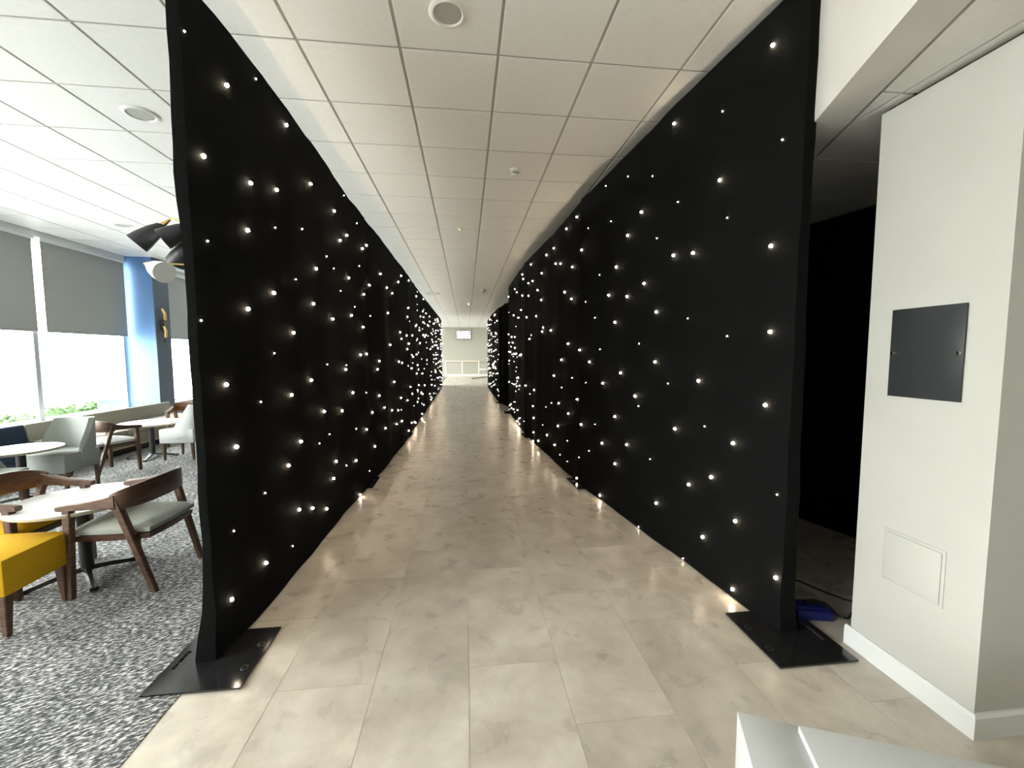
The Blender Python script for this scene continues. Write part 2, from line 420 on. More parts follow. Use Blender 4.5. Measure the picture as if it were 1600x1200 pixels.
# ------------------------------------------------------------------ window wall on the left
SILL, HEAD = 0.47, 3.27
wall('wall_left', (XW-0.12, (YB+YF)/2, SILL/2-0.02), (0.24, YF-YB, SILL+0.04))
wall('wall_left_header', (XW-0.12, (YB+YF)/2, (HEAD+CEIL+0.1)/2), (0.24, YF-YB, CEIL+0.1-HEAD), 'frame_white')
box('trim_2', (XW+0.09, (YB+YF)/2, SILL+0.012), (0.22, YF-YB-0.02, 0.024), 'white_gloss')['kind'] = 'structure'
COLS = [1.65, 8.66, 15.7, 22.7]
edges = [YB]
for cyy in COLS: edges += [cyy-0.02, cyy+0.42]
edges.append(YF)
wi = 0
blinds = []
for a, b in zip(edges[::2], edges[1::2]):
    n = max(1, round((b-a)/1.72)); w = (b-a)/n
    portal(a, b, SILL, HEAD, XW-0.02)
    for k in range(n):
        y0, y1 = a+k*w, a+(k+1)*w; ym = (y0+y1)/2; wi += 1
        rt = bpy.data.objects.new('window_%d' % wi, None); COL.objects.link(rt); rt.location = (XW-0.10, ym, SILL); rt['kind'] = 'structure'
        H = HEAD-SILL
        box('mullion', (0, -w/2+0.018, H/2), (0.06, 0.036, H), 'frame_grey', rt)
        box('mullion', (0, w/2-0.018, H/2), (0.06, 0.036, H), 'frame_grey', rt)
        box('rail', (0, 0, 0.03), (0.08, w-0.072, 0.06), 'frame_white', rt)
        box('rail', (0, 0, H-0.03), (0.08, w-0.072, 0.06), 'frame_white', rt)
        box('pane', (0, 0, H/2), (0.006, w-0.072, H-0.12), 'clear_glass', rt)
        blinds.append((y0, y1))
for (y0, y1) in blinds:                  # only the three blinds in view
    ym = (y0+y1)/2
    if ym < 5.5 or ym > 10.8: continue
    zb = 1.86
    lab = ('half-lowered grey roller blind at the left edge of the picture' if ym < 6.95 else
           'half-lowered grey roller blind directly left of the blue column' if ym < 8.7 else
           'half-lowered grey roller blind between blue column and black drape')
    t = thing('roller_blind', lab, 'blind', (XW+0.03, ym, zb), group='roller blinds along the window wall')
    wv = y1-y0-0.13
    box('fabric', (0, 0, (3.24-zb)/2), (0.003, wv, 3.24-zb), 'blind_fabric', t)
    bm = bmesh.new(); bm_tube(bm, [(0, -wv/2, 0), (0, wv/2, 0)], 0.012, 10); obj('bottom_bar', bm, 'frame_grey', t, smooth=True)
    bm = bmesh.new(); bm_tube(bm, [(0, -wv/2-0.02, 3.245-zb), (0, wv/2+0.02, 3.245-zb)], 0.028, 12); obj('roller', bm, 'frame_white', t, smooth=True)
for i, cyy in enumerate(COLS):
    t = bpy.data.objects.new('wall_column', None); COL.objects.link(t); t.location = ((XW-5.95)/2-0.05, cyy+0.2, 0); t['kind'] = 'structure'
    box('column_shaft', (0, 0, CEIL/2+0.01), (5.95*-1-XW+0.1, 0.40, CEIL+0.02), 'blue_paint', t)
    box('column_side', ((-5.95-XW+0.1)/2+0.008, 0, CEIL/2+0.01), (0.016, 0.40, CEIL+0.02), 'blue_paint_shaded', t)  # thin skin on the side away from the windows, its shade painted in

# ------------------------------------------------------------------ star drapes
def lerp_tab(tab, v):
    if v <= tab[0][0]: return tab[0][1]
    for (a, fa), (b, fb) in zip(tab, tab[1:]):
        if v <= b: return fa+(fb-fa)*(v-a)/(b-a)
    return tab[-1][1]
PL = [(1.9, -1.24), (2.05, -1.232), (2.35, -1.19), (2.7, -1.17), (3.3, -1.165), (4.35, -1.135), (5.4, -1.075), (7.5, -1.04), (10, -1.075), (18, -1.09), (20.3, -1.15)]
PR = [(1.8, 1.68), (1.95, 1.66), (4.55, 1.28), (7.5, 1.09), (10.6, 1.10)]
PR2 = [(12.4, 1.01), (15.5, 0.99), (18.9, 0.985)]
TOPL = [(2.0, 3.165), (2.41, 3.15), (2.83, 3.125), (3.46, 3.12), (4.22, 3.05), (5.0, 3.0), (5.7, 2.965), (8.05, 2.95), (12, 3.0), (20.3, 3.1)]
TOPR = [(1.9, 3.325), (2.6, 3.30), (3.13, 3.28), (3.6, 3.24), (4.2, 3.22), (5.2, 3.15), (7.0, 3.16), (9.75, 3.21), (10.6, 3.22)]
TOPR2 = [(12.4, 2.93), (15, 3.0), (18.9, 3.05)]
def ripple(y, z, amp, seed):
    v = 0.5*math.sin(5.1*y+seed)+0.3*math.sin(11.3*y+1.7*seed+0.5*z)+0.2*math.sin(2.3*y+1.1*z+seed)
    return amp*v*(0.35+0.65*max(0.0, 1-z/3.2))
def make_drape(name, label, y0, y1, tab, top, side, seed, near_flare=None, plain=False, amp=0.012, thick=0.07, m='black_drape', bottom=0.006):
    """side=-1: face looks to +x (left row); side=+1: face looks to -x. closed shell with a rounded near end"""
    ym = (y0+y1)/2
    root = thing(name, label, 'curtain', (lerp_tab(tab, ym), ym, 0))
    n = max(10, int((y1-y0)/0.10)); rows = 26
    bm = bmesh.new()
    loop = [(y0+(y1-y0)*i/n, 0.0) for i in range(n+1)]
    loop += [(y1+0.012, 0.5)] + [(y0+(y1-y0)*i/n, 1.0) for i in range(n, -1, -1)] + [(y0-0.012, 0.97), (y0-0.014, 0.5), (y0-0.012, 0.03)]
    cx, cyy = root.location.x, root.location.y
    verts = []
    for j in range(rows+1):
        ring = []
        for (yy, o_) in loop:
            yc = min(max(yy, y0), y1)
            zt = lerp_tab(top, yc)+0.006*math.sin(7.0*yc+seed)+0.004*math.sin(17*yc+seed)
            zb = bottom
            z = zb+(zt-zb)*j/rows
            th = thick
            if near_flare and yc < y0+0.35:
                th = thick+lerp_tab(near_flare, z)*(1-(yc-y0)/0.35)
            if near_flare and yy < y0+0.02: yy = yy-0.006*math.sin(13*z+seed)*math.sin(5*z)
            x = lerp_tab(tab, yc) + side*(th*o_) + (side*0.008*math.sin(17*z+2*seed)*max(0, 1-z/1.1) if near_flare and yc < y0+0.15 else 0) + side*ripple(yc, z, amp, seed)
            ring.append(bm.verts.new((x-cx, yy-cyy, z)))
        verts.append(ring)
    L = len(loop)
    for A, B in zip(verts, verts[1:]):
        for k in range(L): bm.faces.new((A[k], A[(k+1) % L], B[(k+1) % L], B[k]))
    bm.faces.new(verts[0][::-1]); bm.faces.new(verts[-1])
    obj('drape', bm, m, root, smooth=True)
    return root
bm = bmesh.new(); bmesh.ops.create_icosphere(bm, subdivisions=2, radius=0.0098); me_star = mesh_of('star_light', bm, 'star_bead', smooth=True)
bm = bmesh.new(); bmesh.ops.create_icosphere(bm, subdivisions=1, radius=0.0044); me_star_s = mesh_of('star_light', bm, 'star_bead_small', smooth=True)
def add_star(root, y, z, tab, side, seed, big, amp=0.012):
    x = lerp_tab(tab, y) + side*ripple(y, z, amp, seed) - side*(0.006 if big else 0.003)
    link('star_light', me_star if big else me_star_s, root, (x-root.location.x, y-root.location.y, z))

LB = [(2.32,2.86),(2.96,3.01),(2.14,2.43),(2.49,2.45),(2.79,2.53),(3.35,2.79),(2.44,2.18),(3.88,2.77),(2.41,1.75),(2.70,1.88),(3.32,1.89),(3.40,2.17),(3.74,1.81),(2.95,1.65),(2.21,1.35),(3.22,1.31),(2.89,1.23),(3.46,1.04),(3.93,0.98),(4.24,1.12),(2.26,1.02),(3.00,0.89),(2.81,0.77),(3.71,0.56),(4.27,0.42),(3.63,0.43),(2.94,0.42),(3.15,0.35),(3.45,0.23),(4.66,0.67),(4.95,0.82),(4.64,1.80),(4.53,1.50),(4.74,1.51),(4.06,1.36),(4.22,2.25),(4.70,2.16),(4.94,2.30),(4.27,1.89),(5.42,2.52),(5.81,2.41),(6.19,2.39),(5.84,2.07),(5.97,1.64),(5.28,1.42),(5.19,1.32),(6.19,1.10),(5.23,0.99),(5.48,0.81),(6.01,0.70),(5.51,0.53),(6.30,0.45),(5.01,0.40),(4.70,2.65),(4.86,2.73),(2.47,0.28),(2.16,0.25),(4.37,0.03),(4.01,2.55),(4.20,2.65)]
LS = [(4.16,3.01),(2.14,2.04),(2.07,2.93),(2.60,3.07),(2.76,2.29),(3.16,2.40),(2.07,1.66),(3.02,2.02),(2.68,1.51),(2.50,1.23),(3.57,1.42),(4.08,1.40),(2.50,0.69),(3.57,0.83),(3.35,0.80),(4.32,0.74),(4.69,1.08),(4.73,0.18),(4.01,0.44),(3.64,2.32),(3.83,2.26),(4.58,2.44),(3.99,2.09),(4.40,1.99),(4.96,1.95),(2.21,0.59),(2.83,0.21),(4.54,2.87)]
RB = [(2.93,3.16),(2.47,2.58),(3.33,2.67),(3.54,2.54),(2.08,2.08),(2.90,2.22),(2.70,2.19),(4.50,2.65),(3.74,2.31),(3.27,2.08),(3.88,2.07),(3.53,2.01),(3.09,1.83),(2.06,1.62),(3.75,1.80),(4.81,2.53),(5.05,3.04),(4.67,3.06),(5.10,2.28),(4.83,2.16),(4.94,1.63),(4.52,1.55),(2.12,3.13),(3.09,1.44),(3.62,1.33),(3.97,1.21),(2.61,1.32),(3.37,1.14),(4.61,0.98),(3.72,0.91),(2.84,0.95),(2.07,1.22),(2.29,0.96),(3.97,0.60),(3.49,0.69),(3.70,0.46),(4.46,0.71),(4.91,0.77),(5.35,0.54),(5.55,1.21),(2.68,0.58),(2.46,0.70),(3.03,0.32),(2.25,0.49),(2.52,0.27),(4.00,0.05),(4.60,0.05),(5.94,0.30),(5.49,0.25),(2.25,0.06),(1.95,0.30),(5.32,0.85),(4.27,1.42),(5.21,1.43),(6.87,0.62),(5.62,2.95),(6.01,2.95),(7.03,3.03),(6.28,2.74),(5.51,2.72),(5.28,2.67),(7.90,3.03),(6.91,2.73),(7.23,2.75),(6.52,2.52),(6.31,2.34),(7.90,2.63),(7.22,2.53),(6.62,2.12),(7.38,2.17),(6.19,1.91),(5.75,1.84),(6.85,0.02)]
RS = [(2.04,2.61),(2.87,2.59),(3.19,2.90),(3.56,3.05),(3.97,3.13),(3.86,2.76),(4.35,2.84),(3.11,2.40),(2.40,2.33),(4.07,2.30),(4.39,2.07),(4.16,1.88),(2.74,1.75),(2.37,1.61),(3.33,1.59),(4.04,1.55),(2.47,2.99),(2.93,1.28),(3.32,1.06),(2.54,1.02),(3.13,0.65),(1.97,0.75),(3.28,0.02),(2.72,0.02),(4.25,0.46),(4.12,0.77),(4.51,0.32),(4.36,1.19),(4.80,1.22),(5.20,1.07),(5.70,0.81),(4.95,0.42),(4.95,0.16),(5.26,0.17)]
def scatter(y0, y1, top, dens_b, dens_s, rnd, lst_b, lst_s):
    for dens, lst in ((dens_b, lst_b), (dens_s, lst_s)):
        want = int((y1-y0)*3.0*dens); pts = []
        tries = 0
        while len(pts) < want and tries < 4000:
            tries += 1
            y = rnd.uniform(y0+0.05, y1-0.05); z = rnd.uniform(0.04, lerp_tab(top, y)-0.06)
            if all((y-a)**2+(z-b)**2 > 0.02 for a, b in pts): pts.append((y, z))
        lst += pts
rnd = random.Random(11)
scatter(6.4, 20.3, TOPL, 3.1, 1.7, rnd, LB, LS)
scatter(5.9, 10.6, [(0, 2.0)], 1.7, 1.4, rnd, RB, RS)
scatter(7.6, 10.6, [(0, 3.2)], 2.4, 1.2, rnd, RB, RS)
RB2, RS2 = [], []
scatter(12.5, 18.85, TOPR2, 3.2, 1.6, rnd, RB2, RS2)

FLARE_L = [(0.0, 0.06), (0.2, 0.035), (0.42, 0.0), (1.9, 0.0), (2.3, 0.02), (3.2, 0.01)]
FLARE_R = [(0.0, 0.03), (0.3, 0.01), (2.3, -0.02), (3.2, 0.01)]
ordn = ['nearest', 'second', 'third', 'fourth', 'fifth', 'farthest']
LP = [(2.06, 4.84), (4.87, 7.72), (7.75, 10.70), (10.73, 13.65), (13.68, 16.60), (16.63, 20.2)]
for i, (a, b) in enumerate(LP):
    r = make_drape('star_drape', '%s black star-lit drape panel of the left row' % ordn[i].capitalize() if i else 'nearest black star-lit drape panel of the left row, beside the carpet', a, b, PL, TOPL, -1, 1.3*i+0.4, FLARE_L if i == 0 else None, thick=0.042 if i == 0 else 0.07)
    for y, z in LB:
        if a <= y+0.02 and y-0.02 <= b: add_star(r, min(max(y, a), b), z, PL, -1, 1.3*i+0.4, True)
    for y, z in LS:
        if a <= y+0.02 and y-0.02 <= b: add_star(r, min(max(y, a), b), z, PL, -1, 1.3*i+0.4, False)
RP = [(1.93, 4.54), (4.57, 7.48), (7.51, 10.6)]
for i, (a, b) in enumerate(RP):
    r = make_drape('star_drape', ['nearest black star-lit drape panel of the right row, beside the white pier', 'second black star-lit drape panel of the right row', 'third black star-lit drape panel of the right row, before the plain gap'][i], a, b, PR, TOPR, 1, 2.1*i+0.9, FLARE_R if i == 0 else None, thick=0.075)
    for y, z in RB:
        if a <= y+0.02 and y-0.02 <= b: add_star(r, min(max(y, a), b), z, PR, 1, 2.1*i+0.9, True)
    for y, z in RS:
        if a <= y+0.02 and y-0.02 <= b: add_star(r, min(max(y, a), b), z, PR, 1, 2.1*i+0.9, False)
for i, (a, b) in enumerate([(12.5, 15.48), (15.52, 18.85)]):
    r = make_drape('star_drape', ['star-lit drape panel on the right just beyond the plain black gap', 'farthest star-lit drape panel of the right row, near the end wall'][i], a, b, PR2, TOPR2, 1, 1.1*i+4.9)
    for y, z in RB2:
        if a <= y <= b: add_star(r, y, z, PR2, 1, 1.1*i+4.9, True)
    for y, z in RS2:
        if a <= y <= b: add_star(r, y, z, PR2, 1, 1.1*i+4.9, False)
make_drape('plain_drape', 'plain black drape without stars closing the gap in the right row', 10.66, 12.46, [(10.66, 1.34), (12.46, 1.05)], [(10, 3.0), (13, 2.93)], 1, 0.3, amp=0.03, m='plain_black_drape')

# plain black drape across the dark space behind the pier
t = thing('plain_drape', 'plain black drape hanging in the dark space behind the white pier', 'curtain', (3.05, 3.2, 0))
bm = bmesh.new()
N = 60; rings = []
for j in range(9):
    z = 0.005+(LOW-0.012)*j/8; ring = []
    for side_ in (0, 1):
        rng = range(N+1) if side_ == 0 else range(N, -1, -1)
        for i in rng:
            s = -2.1+4.6*i/N
            px, py = 3.05-0.264*s, 3.2+0.9645*s
            w = 0.004*math.sin(9*s)+0.003*math.sin(21*s+1)+(0.03 if side_ else 0)
            ring.append(bm.verts.new((px+0.9645*w-3.05, py+0.264*w-3.2, z)))
    rings.append(ring)
L_ = len(rings[0])
for A, B in zip(rings, rings[1:]):
    for k in range(L_): bm.faces.new((A[k], A[(k+1) % L_], B[(k+1) % L_], B[k]))
obj('drape', bm, 'plain_black_drape', t, smooth=True)

# ------------------------------------------------------------------ drape stands: square steel base, pole
def make_stand(label, cx, cyy, rotz, inner, pole_at, ph, pole_y=0.0, size=0.415):
    """inner=+1: corridor lies on +x of the plate"""
    t = thing('drape_stand', label, 'curtain stand', (cx, cyy, 0), rotz, 'steel base plates holding the star drapes')
    h = size/2; T = 0.008; z0 = 0.0045
    sx = -inner*(h-0.043); sw, sl = 0.019, 0.12
    bm = bmesh.new()
    # plate built around a real hand slot
    xs = sorted([-h, sx-sw/2, sx+sw/2, h])
    bm_box(bm, ((xs[0]+xs[1])/2, 0, z0+T/2), (xs[1]-xs[0], size, T))
    bm_box(bm, ((xs[2]+xs[3])/2, 0, z0+T/2), (xs[3]-xs[2], size, T))
    bm_box(bm, (sx, (h+sl/2)/2, z0+T/2), (sw, h-sl/2, T))
    bm_box(bm, (sx, -(h+sl/2)/2, z0+T/2), (sw, h-sl/2, T))
    obj('base_plate', bm, 'black_steel', t)
    for yy in (-0.085, 0.075):
        bm = bmesh.new(); bm_lathe(bm, [(0.010, 0), (0.010, 0.001), (0.018, 0.0015), (0.019, 0)], 24)
        obj('bolt_ring', bm, 'dark_ring', t, (inner*(h-0.042), yy, z0+T), smooth=True)
    bm = bmesh.new(); bm_tube(bm, [(0, 0, z0+T), (0, 0, ph)], 0.014, 12)
    obj('pole', bm, 'steel_pole', t, (pole_at, pole_y, 0), smooth=True)
    return t
make_stand('square black base plate under the near end of the left drapes, half on the carpet', -1.228, 2.066, 0, 1, -0.012, 3.1, 0.14)
make_stand('square black base plate at the first joint of the left drapes', -1.262, 4.852, 0, 1, 0.11, 2.95)
make_stand('square black base plate at the second joint of the left drapes', -1.225, 7.70, 0, 1, 0.145, 2.9)
make_stand('square black base plate at the third joint of the left drapes', -1.25, 10.7, 0, 1, 0.13, 2.9)
make_stand('square black base plate at the fourth joint of the left drapes', -1.255, 13.66, 0, 1, 0.13, 2.9)
make_stand('square black base plate at the fifth joint of the left drapes', -1.26, 16.61, 0, 1, 0.13, 2.9)
make_stand('square black base plate under the near end of the right drapes, beside the pier', 1.681, 1.90, 0, -1, 0.007, 3.2, 0.10)
make_stand('square black base plate at the first joint of the right drapes', 1.412, 4.555, 0.075, -1, -0.09, 3.1)
make_stand('square black base plate at the second joint of the right drapes', 1.235, 7.40, 0.06, -1, -0.10, 3.1)
make_stand('square black base plate at the far end of the third right drape panel', 1.175, 10.42, 0, -1, -0.035, 3.1)
make_stand('square black base plate at the start of the right drapes beyond the gap', 1.125, 12.62, 0, -1, -0.075, 2.85)

# ------------------------------------------------------------------ power box and cables by the right stand
t = thing('power_box', 'dark blue plastic power connector box on floor beside right base plate', 'power box', (1.955, 2.055, 0.0), math.radians(-12))
box('case', (0, 0, 0.028), (0.19, 0.12, 0.055), 'blue_plastic', t, bevel=0.008)
box('lid', (0, 0.005, 0.058), (0.16, 0.085, 0.012), 'blue_plastic', t, bevel=0.004)
bm = bmesh.new(); bm_tube(bm, [(-0.03, 0.0, 0.075), (0.02, 0.005, 0.078), (0.07, 0.0, 0.072)], [0.012, 0.014, 0.009], 10)
obj('plug', bm, 'black_rubber', t, smooth=True)
def cable(name, label, pts, r, m='black_rubber'):
    cu = bpy.data.curves.new(name, 'CURVE'); cu.dimensions = '3D'; cu.bevel_depth = r; cu.bevel_resolution = 2; cu.resolution_u = 6
    sp_ = cu.splines.new('NURBS'); sp_.points.add(len(pts)-1); sp_.use_endpoint_u = True; sp_.order_u = 3
    o0 = Vector(pts[0])
    for p, q in zip(sp_.points, pts): p.co = (*(Vector(q)-o0), 1)
    tmp = bpy.data.objects.new('tmp', cu); COL.objects.link(tmp)
    dg = bpy.context.evaluated_depsgraph_get(); me = bpy.data.meshes.new_from_object(tmp.evaluated_get(dg))
    bpy.data.objects.remove(tmp); me.materials.clear(); me.materials.append(MATS[m]); me.name = name
    for p in me.polygons: p.use_smooth = True
    return tag(link(name, me, None, o0), label, 'cable')
cable('power_cable', 'black cable leading from the blue power box behind the pier', [(2.03, 2.04, 0.075), (2.07, 2.05, 0.05), (2.09, 2.02, 0.012), (2.12, 1.985, 0.008), (2.16, 2.0, 0.007), (2.22, 2.05, 0.007), (2.5, 2.12, 0.007)], 0.006)
cable('drape_cable', 'black cable running along dark floor from the right drape', [(1.84, 2.41, 0.06), (1.98, 2.38, 0.03), (2.15, 2.42, 0.008), (2.22, 2.25, 0.006), (2.33, 2.09, 0.006), (2.6, 2.0, 0.006)], 0.005)
cable('floor_cable', 'thin black cable looping on floor at the right edge of the picture', [(2.05, 1.13, 0.004), (1.97, 1.125, 0.004), (1.90, 1.105, 0.004), (1.87, 1.06, 0.004), (1.90, 1.02, 0.004), (1.98, 1.03, 0.004)], 0.004)

# ------------------------------------------------------------------ two white plinths, lower right corner
def plinth(label, corner, ang, w, d, h):
    t = thing('display_plinth', label, 'plinth', (corner[0], corner[1], 0), math.radians(ang), 'white plinths in the lower right corner')
    bm = bmesh.new(); bm_box(bm, (w/2, -d/2, h/2+0.001), (w, d, h), bevel=0.0025)
    obj('body', bm, 'plinth_white', t, smooth=True)
    return t
plinth('lower white plinth at the bottom edge of the picture, left of the other', (0.821, 1.102), -23.7, 0.20, 0.45, 0.40)
s_ = (1.5-0.42)/1.1
plinth('larger white plinth in the lower right corner of the picture', (0.971*s_+0.0, 1.039*s_), -21.6, 0.75, 0.45, 0.42)

# ------------------------------------------------------------------ ceiling fittings
def speaker(label, x, y, r=0.105):
    t = thing('ceiling_speaker', label, 'speaker', (x, y, CEIL))
    bm = bmesh.new(); bm_lathe(bm, [(r*0.72, 0), (r*0.72, -0.004), (r*0.78, -0.011), (r*0.92, -0.010), (r, -0.002), (r, 0)], 40)
    obj('rim', bm, 'plastic_white', t, smooth=True)
    bm = bmesh.new(); bm_lathe(bm, [(0, -0.006), (r*0.5, -0.005), (r*0.73, -0.003), (r*0.73, 0), (0, 0)], 40)
    obj('grille', bm, 'grille_grey', t, smooth=True)
speaker('round white ceiling speaker above the near corridor', -0.08, 2.40)
speaker('round white ceiling speaker over the lounge near the left drape', -2.483, 3.61, 0.12)
speaker('round white ceiling speaker over the lounge near the windows', -4.88, 6.62, 0.12)
def downlight(label, x, y, r=0.09):
    t = thing('downlight', label, 'downlight', (x, y, CEIL))
    bm = bmesh.new(); bm_lathe(bm, [(r*0.75, 0), (r*0.75, -0.004), (r, -0.006), (r, 0)], 28); obj('rim', bm, 'grille_grey', t, smooth=True)
    bm = bmesh.new(); bm_lathe(bm, [(0, -0.001), (r*0.75, -0.001), (r*0.75, 0.0), (0, 0)], 28); obj('lens', bm, 'plastic_white', t, smooth=True)
downlight('unlit round downlight in corridor ceiling close to the left drape top', -0.98, 12.9, 0.2)
downlight('small dark fitting in the far corridor ceiling before the bright end', -0.08, 21.2, 0.12)
def detector(label, x, y, s=1.0):
    t = thing('smoke_detector', label, 'smoke detector', (x, y, CEIL))
    bm = bmesh.new(); bm_lathe(bm, [(0, -0.02*s), (0.048*s, -0.02*s), (0.05*s, -0.016*s), (0.05*s, 0), (0, 0)], 28); obj('base', bm, 'plastic_white', t, smooth=True)
    bm = bmesh.new(); bm_lathe(bm, [(0, -0.058*s), (0.022*s, -0.058*s), (0.034*s, -0.048*s), (0.036*s, -0.02*s), (0, -0.02*s)], 28); obj('chamber', bm, 'plastic_white', t, smooth=True)
    for k in range(-2, 3):
        a = -math.pi/2+k*0.38
        box('vent_slot', (0.036*s*math.cos(a), 0.036*s*math.sin(a), -0.036*s), (0.007*s, 0.005*s, 0.014*s), 'black_rubber', t)
detector('white smoke detector on the corridor ceiling right of centre', 0.512, 4.246, 1.1)
detector('small smoke detector far along the corridor ceiling', 0.52, 12.0, 1.4)
t = thing('emergency_light', 'small ceiling fitting with green indicator in the corridor', 'emergency light', (-0.077, 6.288, CEIL))
bm = bmesh.new(); bm_lathe(bm, [(0, -0.008), (0.035, -0.008), (0.04, 0), (0, 0)], 24); obj('cover', bm, 'ceiling_tile', t, smooth=True)
bm = bmesh.new(); bmesh.ops.create_icosphere(bm, subdivisions=1, radius=0.009); obj('indicator', bm, 'green_led', t, (0, -0.01, -0.012), smooth=True)
t = thing('emergency_light', 'farther small ceiling fitting with a white indicator', 'emergency light', (0.02, 15.3, CEIL))
box('cover', (-0.08, 0, -0.01), (0.18, 0.06, 0.02), 'plastic_white', t, bevel=0.004)
bm = bmesh.new(); bmesh.ops.create_icosphere(bm, subdivisions=1, radius=0.02); obj('indicator', bm, 'white_led', t, (0.09, 0, -0.015), smooth=True)

# ------------------------------------------------------------------ far end: screen, railing, socket strip, ramp edge
t = thing('wall_screen', 'bright wall-mounted television screen on the end wall', 'television', (-0.139, YF, 2.55))
box('housing', (0, -0.05, 0.30), (1.02, 0.07, 0.62), 'black_rubber', t, bevel=0.008)
box('picture', (0, -0.0875, 0.305), (0.97, 0.006, 0.56), 'tv_picture', t)
box('bracket', (0, -0.01, 0.3), (0.3, 0.02, 0.3), 'black_steel', t)
t = thing('railing', 'cream metal railing in front of the end wall', 'railing', (0.0, 27.0, 0))
for xx in (-1.33, -0.255, 0.831): box('post', (xx, 0, 0.52), (0.06, 0.06, 1.04), 'rail_cream', t, bevel=0.006)
box('top_rail', (-0.25, 0, 1.065), (2.24, 0.07, 0.05), 'rail_cream', t, bevel=0.008)
box('bottom_rail', (-0.25, 0, 0.2), (2.2, 0.035, 0.035), 'rail_cream', t, bevel=0.004)
t = thing('handrail', 'wooden handrail fixed along the end wall behind the railing', 'handrail', (0.3, YF-0.06, 1.0))
bm = bmesh.new(); bm_tube(bm, [(-1.8, 0, 0), (2.2, 0, 0)], 0.025, 10); obj('rail', bm, 'wood_strip', t, smooth=True)
for xx in (-1.4, 0, 1.4): box('bracket', (xx, 0.03, -0.02), (0.02, 0.06, 0.02), 'chrome', t)
t = thing('socket_strip', 'small white socket strip low on the end wall', 'socket', (1.15, YF, 0.42))
box('trunking', (0, -0.02, 0.05), (0.5, 0.04, 0.09), 'plastic_white', t, bevel=0.004)
for xx in (-0.12, 0.12): box('socket', (xx, -0.043, 0.05), (0.12, 0.008, 0.07), 'plastic_white', t, bevel=0.003)
bm = bmesh.new(); bm_box(bm, (0, 0, 0.02), (2.3, 0.09, 0.035), Matrix.Rotation(math.radians(62.6), 3, 'Z'), bevel=0.004)
tag(obj('floor_barrier', bm, 'black_rubber', None, (0.9, 26.3, 0), smooth=True), 'dark slanting strip lying on the bright far floor', 'floor strip')
struct(box('baseboard_far', (0, YF-0.01, 0.07), (7.0, 0.02, 0.14), 'white_gloss'))

# ------------------------------------------------------------------ lounge furniture
def swept_band(bm, path, zt, zb, th):
    """vertical band along plan path with per-point top/bottom and thickness, rounded top"""
    n = len(path); rings = []
    for i, (x, y) in enumerate(path):
        a = Vector(path[max(i-1, 0)]); b = Vector(path[min(i+1, n-1)]); d = (b-a).normalized(); nn = Vector((-d.y, d.x))
        t2 = th/2; ring = []
        for o_, z in ((-t2, zb[i]+0.006), (-t2*0.6, zb[i]), (t2*0.6, zb[i]), (t2, zb[i]+0.006), (t2, zt[i]-0.006), (t2*0.6, zt[i]), (-t2*0.6, zt[i]), (-t2, zt[i]-0.006)):
            ring.append(bm.verts.new((x+nn.x*o_, y+nn.y*o_, z)))
        rings.append(ring)
    for A, B in zip(rings, rings[1:]):
        for k in range(8): bm.faces.new((A[k], A[(k+1) % 8], B[(k+1) % 8], B[k]))
    bm.faces.new(rings[0][::-1]); bm.faces.new(rings[-1])
def bm_leg(bm, p0, p1, w0, w1):
    p0, p1 = Vector(p0), Vector(p1); A, B = [], []
    for (sx_, sy_) in ((-1, -1), (1, -1), (1, 1), (-1, 1)):
        A.append(bm.verts.new(p0+Vector((sx_*w0/2, sy_*w0/2, 0)))); B.append(bm.verts.new(p1+Vector((sx_*w1/2, sy_*w1/2, 0))))
    for k in range(4): bm.faces.new((A[k], A[(k+1) % 4], B[(k+1) % 4], B[k]))
    bm.faces.new(A[::-1]); bm.faces.new(B)
    es = [e for e in bm.edges if e.verts[0] in A+B and e.verts[1] in A+B]
    bmesh.ops.bevel(bm, geom=es, offset=0.005, segments=1, affect='EDGES')
def cushion(bm, w, d, z0, z1, ftaper=0.0, nx=14, ny=14, crown=0.02, r=0.12):
    """rounded-plan domed pad"""
    def plan(u, v):
        # squircle mapping
        x, y = u, v
        m_ = max(abs(x), abs(y))
        if m_ > 1e-6:
            l_ = math.hypot(x, y); f = m_/l_; q = 0.22
            x, y = x*(1-q+q*f), y*(1-q+q*f)
        return x, y
    top, bot = {}, {}
    for i in range(nx+1):
        for j in range(ny+1):
            u, v = -1+2*i/nx, -1+2*j/ny
            x, y = plan(u, v); edge = max(abs(u), abs(v))
            wv = w/2*(1+ftaper*(-y)*0.5)
            zz = z1+crown*(1-edge**2)-0.014*max(0, (edge-0.8)/0.2)**2
            top[i, j] = bm.verts.new((x*wv, y*d/2, zz))
            bot[i, j] = bm.verts.new((x*wv*0.985, y*d/2*0.985, z0))
    for i in range(nx):
        for j in range(ny):
            bm.faces.new((top[i, j], top[i+1, j], top[i+1, j+1], top[i, j+1]))
            bm.faces.new((bot[i, j], bot[i, j+1], bot[i+1, j+1], bot[i+1, j]))
    for i in range(nx):
        bm.faces.new((bot[i, 0], bot[i+1, 0], top[i+1, 0], top[i, 0])); bm.faces.new((top[i, ny], top[i+1, ny], bot[i+1, ny], bot[i, ny]))
    for j in range(ny):
        bm.faces.new((top[0, j], top[0, j+1], bot[0, j+1], bot[0, j])); bm.faces.new((bot[nx, j], bot[nx, j+1], top[nx, j+1], top[nx, j]))
